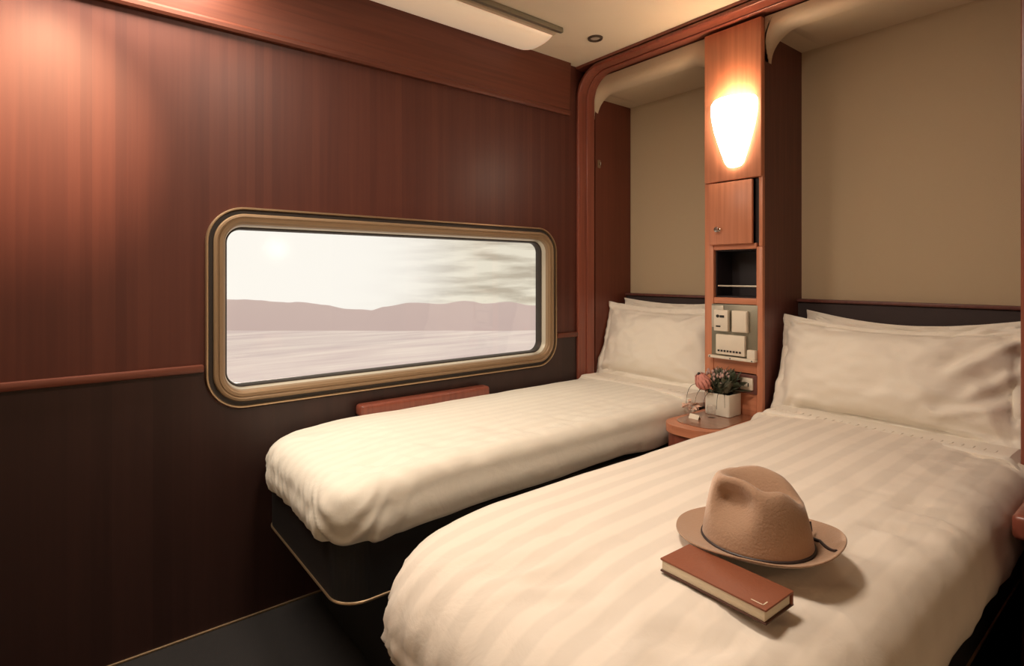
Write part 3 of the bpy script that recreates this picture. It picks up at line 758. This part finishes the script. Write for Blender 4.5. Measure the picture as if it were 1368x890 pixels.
def over_brim(x, y):
    p = hl(x, y, 0); a = math.atan2(p.y / .085, p.x / .095); f = (math.hypot(p.x, p.y) - math.hypot(.085*math.cos(a), .073*math.sin(a))) / .048
    f = max(0, min(1, f)); zb = .010 + .004 * f + f ** 1.6 * (.018 * math.sin(a) ** 2 * (1 if math.sin(a) > 0 else .55) + .030 * max(0, -math.cos(a)) ** 3)
    return Vector((p.x, p.y, zb + .0035))
tube(bm, [k0] + [over_brim(1.487 + (1.540 - 1.487) * q / 6, .998 + (.940 - .998) * q / 6) for q in range(1, 7)], .0028)
tube(bm, [k0, k0 + Vector((-.004, -.006, .010)), k0 + Vector((-.002, -.014, .022))], .0017)
bmesh.ops.create_icosphere(bm, subdivisions=2, radius=.0050, matrix=Matrix.Translation(k0))
obj('cord_knot', bm, M['cord'], t, local=True)['label'] = 'knot and loose end of the cord'

# ------------------------------------------------------------------ notebook
t = thing('notebook', 'slim brown leather notebook with cream page edges lying before the hat', 'notebook', (1.451, .764, HZ - .006), -.025)
Lb, Wb = .172, .076
bm = bmesh.new(); bx(bm, -Lb/2, Lb/2, -Wb/2, Wb/2, 0, .0028, bev=.001); obj('back_cover', bm, M['leather_dark'], t, local=True)
bm = bmesh.new(); bx(bm, -Lb/2 + .002, Lb/2 - .003, -Wb/2 + .002, Wb/2 - .006, .0028, .0175, bev=.0008); obj('pages', bm, M['paper'], t, local=True)
bm = bmesh.new(); bx(bm, -Lb/2, Lb/2, -Wb/2, Wb/2, .0175, .0208, bev=.0012); obj('front_cover', bm, M['leather'], t, local=True)
bm = bmesh.new(); bx(bm, -Lb/2, Lb/2, Wb/2 - .006, Wb/2, .001, .019, bev=.002); obj('spine', bm, M['leather'], t, local=True)
bm = bmesh.new(); bx(bm, Lb/2 - .026, Lb/2 - .008, -Wb/2 + .008, -Wb/2 + .0095, .0206, .0211); bx(bm, Lb/2 - .0095, Lb/2 - .008, -Wb/2 + .008, -Wb/2 + .020, .0206, .0211) 
obj('corner_mark', bm, M['paper'], t, local=True)['label'] = 'small pale stitched corner mark'

# ------------------------------------------------------------------ planter with flowers
PX0, PX1, PY0, PY1 = .706, .806, 1.900, 1.988
t = thing('planter', 'small white box planter with a pink protea and dark leaves on the bedside table', 'potted flowers', ((PX0+PX1)/2, (PY0+PY1)/2, TT))
bm = bmesh.new(); z0, z1 = TT, TT + .082
loft(bm, [[(u, v, z) for u, v in rrect(PX0 + i_, PX1 - i_, PY0 + i_, PY1 - i_, .006, 3)] for z, i_ in ((z0, .002), (z0 + .002, 0), (z1, 0), (z1, .006), (z0 + .06, .006))], closed=False, cap0=True)
obj('pot', bm, M['ceramic'], t)
bm = bmesh.new(); 
vs = []
for i in range(13):
    vs.append([bm.verts.new((PX0 + .006 + (PX1-PX0-.012)*i/12, PY0 + .006 + (PY1-PY0-.012)*j/10, z1 - .010 + .008 * noise.noise(Vector((i*.9, j*.9, 2))))) for j in range(11)])
for i in range(12):
    for j in range(10): bm.faces.new((vs[i][j], vs[i+1][j], vs[i+1][j+1], vs[i][j+1]))
o = obj('moss', bm, M['soil'], t)
def leaf(bm, base, dirv, ln, wd, bend=.3, n=7):
    d = Vector(dirv).normalized(); side = d.cross(Vector((0, 0, 1)))
    if side.length < .1: side = Vector((1, 0, 0))
    side.normalize(); side = Matrix.Rotation(random.uniform(-1, 1), 3, d) @ side; nrm = side.cross(d); L_ = []; R_ = []; M2 = []
    for i in range(n + 1):
        f = i / n; p = Vector(base) + d * ln * f + nrm * (-bend * ln * f * f) * (.6)
        wv = wd * math.sin(PI * min(1, f * .92 + .08)) ** .8
        L_.append(bm.verts.new(p - side * wv + nrm * wv * .3)); M2.append(bm.verts.new(p)); R_.append(bm.verts.new(p + side * wv + nrm * wv * .3))
    for i in range(n):
        bm.faces.new((L_[i], M2[i], M2[i+1], L_[i+1])); bm.faces.new((M2[i], R_[i], R_[i+1], M2[i+1]))
pc = Vector(((PX0+PX1)/2, (PY0+PY1)/2, z1))
for k, (mt, cnt) in enumerate(((M['leaf'], 90), (M['leaf2'], 60))):
    bm = bmesh.new()
    for i in range(cnt):
        a = random.uniform(0, 2*PI); rr = random.uniform(0, 1)
        dx = math.cos(a) * .75 + .35; dy = math.sin(a) * .45 - .15
        base = pc + Vector((random.uniform(-.035, .040), random.uniform(-.03, .03), random.uniform(-.005, .03)))
        ln = random.uniform(.042, .080)
        d = Vector((dx * rr, dy * rr, random.uniform(.15, 1.0)))
        tip = base + d.normalized() * ln
        if tip.y > 1.985: d.y = -abs(d.y)
        leaf(bm, base, d, ln, random.uniform(.007, .013), random.uniform(-.3, .5))
    o = obj('leaves', bm, mt, t, angle=180)
    s = o.modifiers.new('th', 'SOLIDIFY'); s.thickness = .0006
# small dusty florets
bm = bmesh.new()
for i in range(60):
    p = pc + Vector((random.gauss(-.008, .020), random.gauss(-.005, .014), random.uniform(.035, .082)))
    bmesh.ops.create_icosphere(bm, subdivisions=1, radius=random.uniform(.004, .007), matrix=Matrix.Translation(p) @ Matrix.Diagonal((1, 1, 1.5, 1)))
o = obj('florets', bm, M['petal2'], t); o['label'] = 'dusty pink florets'; o['kind'] = 'stuff'
# protea
pp = Vector((PX0 + .004, PY0 - .018, z1 + .040)); axd = Vector((-.35, -.35, 1)).normalized(); Rq = axd.to_track_quat('Z', 'Y').to_matrix()
bm = bmesh.new()
core = [(0, -.030), (.013, -.026), (.021, -.012), (.023, .002), (.019, .016), (.010, .026), (0, .029)]
b2 = bmesh.new(); lathe(b2, core, n=20); me_ = bpy.data.meshes.new('tmp'); b2.to_mesh(me_); b2.free()
bm.from_mesh(me_); bpy.data.meshes.remove(me_)
for layer, (r0, h0, cnt, lnp) in enumerate(((.023, -.024, 12, .044), (.020, -.012, 12, .040), (.016, .0, 10, .032))):
    for i in range(cnt):
        a = 2*PI*i/cnt + layer * .26; ca, sa = math.cos(a), math.sin(a); L_ = []; R_ = []
        for q in range(6):
            f = q / 5; rad = r0 * (.75 + .55 * math.sin(PI * f * .85)) * (1 - .25 * f * f) + .0015; z = h0 + lnp * f; wv = .0062 * math.sin(PI * (f * .88 + .1))
            L_.append(bm.verts.new((ca*rad - sa*wv, sa*rad + ca*wv, z))); R_.append(bm.verts.new((ca*rad + sa*wv, sa*rad - ca*wv, z)))
        for q in range(5): bm.faces.new((L_[q], R_[q], R_[q+1], L_[q+1]))
bmesh.ops.scale(bm, verts=bm.verts, vec=(1.02, 1.02, 1.12)); bmesh.ops.rotate(bm, verts=bm.verts, matrix=Rq, cent=(0, 0, 0)); bmesh.ops.translate(bm, verts=bm.verts, vec=pp)
o = obj('protea_bloom', bm, M['petal'], t, angle=25); o['label'] = 'pink protea bloom'
bm = bmesh.new(); bmesh.ops.create_icosphere(bm, subdivisions=2, radius=.006, matrix=Matrix.Translation(pp + axd * .034)); obj('bloom_tip', bm, M['cord'], o)
# looping grass stems
for k, (dx, dy, hh, l) in enumerate(((-.075, -.045, .030, .05), (-.045, -.055, .020, .055), (-.020, -.060, .012, .05), (.015, -.050, .012, .045), (.03, -.045, .008, .035))):
    bm = bmesh.new(); b0 = pc + Vector((-.035 + .014 * k, -.030, -.004)); pts = []
    for i in range(15):
        f = i / 14; pts.append(b0 + Vector((dx * math.sin(f * PI / 2), dy * math.sin(f * PI / 2), hh * math.sin(f * PI) * 1.3 - l * f ** 2.2)))
    tube(bm, pts, .0013, 6, taper=lambda f: 1.2 - .7 * f); obj('grass_stem', bm, M['stem'], t)
bm = bmesh.new()
for i in range(6): leaf(bm, pp - axd * .028, (math.cos(i * 1.05), math.sin(i * 1.05) - .3, -.1), .028, .006, .4)
obj('bloom_leaves', bm, M['leaf'], t)

# glass dish with crumpled pinkish pieces, and a folded card
dc = (.692, 1.835, TT)
t = thing('glass_dish', 'small clear dish heaped with pinkish pieces on the bedside table', 'dish', dc)
bm = bmesh.new(); lathe(bm, [(0, 0), (.016, 0), (.018, .003), (.010, .006), (.016, .012), (.026, .026), (.030, .040), (.0285, .040), (.024, .027), (.012, .014), (0, .012)], dc, 28); obj('dish', bm, M['clear'], t)
bm = bmesh.new()
for i in range(46):
    a = random.uniform(0, 2*PI); rr = .024 * math.sqrt(random.random()); p = Vector(dc) + Vector((rr*math.cos(a), rr*math.sin(a), .030 + (.026 - rr) * random.uniform(.0, 1.1)))
    leaf(bm, p, (math.cos(a), math.sin(a), random.uniform(.1, 1)), random.uniform(.010, .018), .006, .9, 4)
o = obj('dried_petals', bm, plain('pale_pink_petals', (.72, .47, .36), .6), t); o['kind'] = 'stuff'; o['label'] = 'crumpled pale pink pieces'
t2 = thing('place_card', 'small white folded card on the bedside table by the glass dish', 'card', (.728, 1.80, TT))
bm = bmesh.new(); 
for s_ in (-1, 1): loft(bm, [[(.708, 1.80 + s_ * .010, TT), (.708, 1.80, TT + .016), (.708, 1.80 - s_*.0012, TT + .016), (.708, 1.80 + s_ * .0088, TT)], [(.748, 1.80 + s_ * .010, TT), (.748, 1.80, TT + .016), (.748, 1.80 - s_*.0012, TT + .016), (.748, 1.80 + s_ * .0088, TT)]], closed=False, cap0=True, cap1=True)
obj('folded_card', bm, M['white_pl'], t2, smooth=False)
t3 = thing('tumbler', 'clear water glass standing beside the planter on the bedside table', 'glass', (.760, 1.860, TT))
bm = bmesh.new(); lathe(bm, [(0, 0), (.013, 0), (.015, .002), (.0175, .046), (.0165, .046), (.0145, .006), (0, .005)], (.760, 1.860, TT), 24); obj('glass', bm, M['clear'], t3)
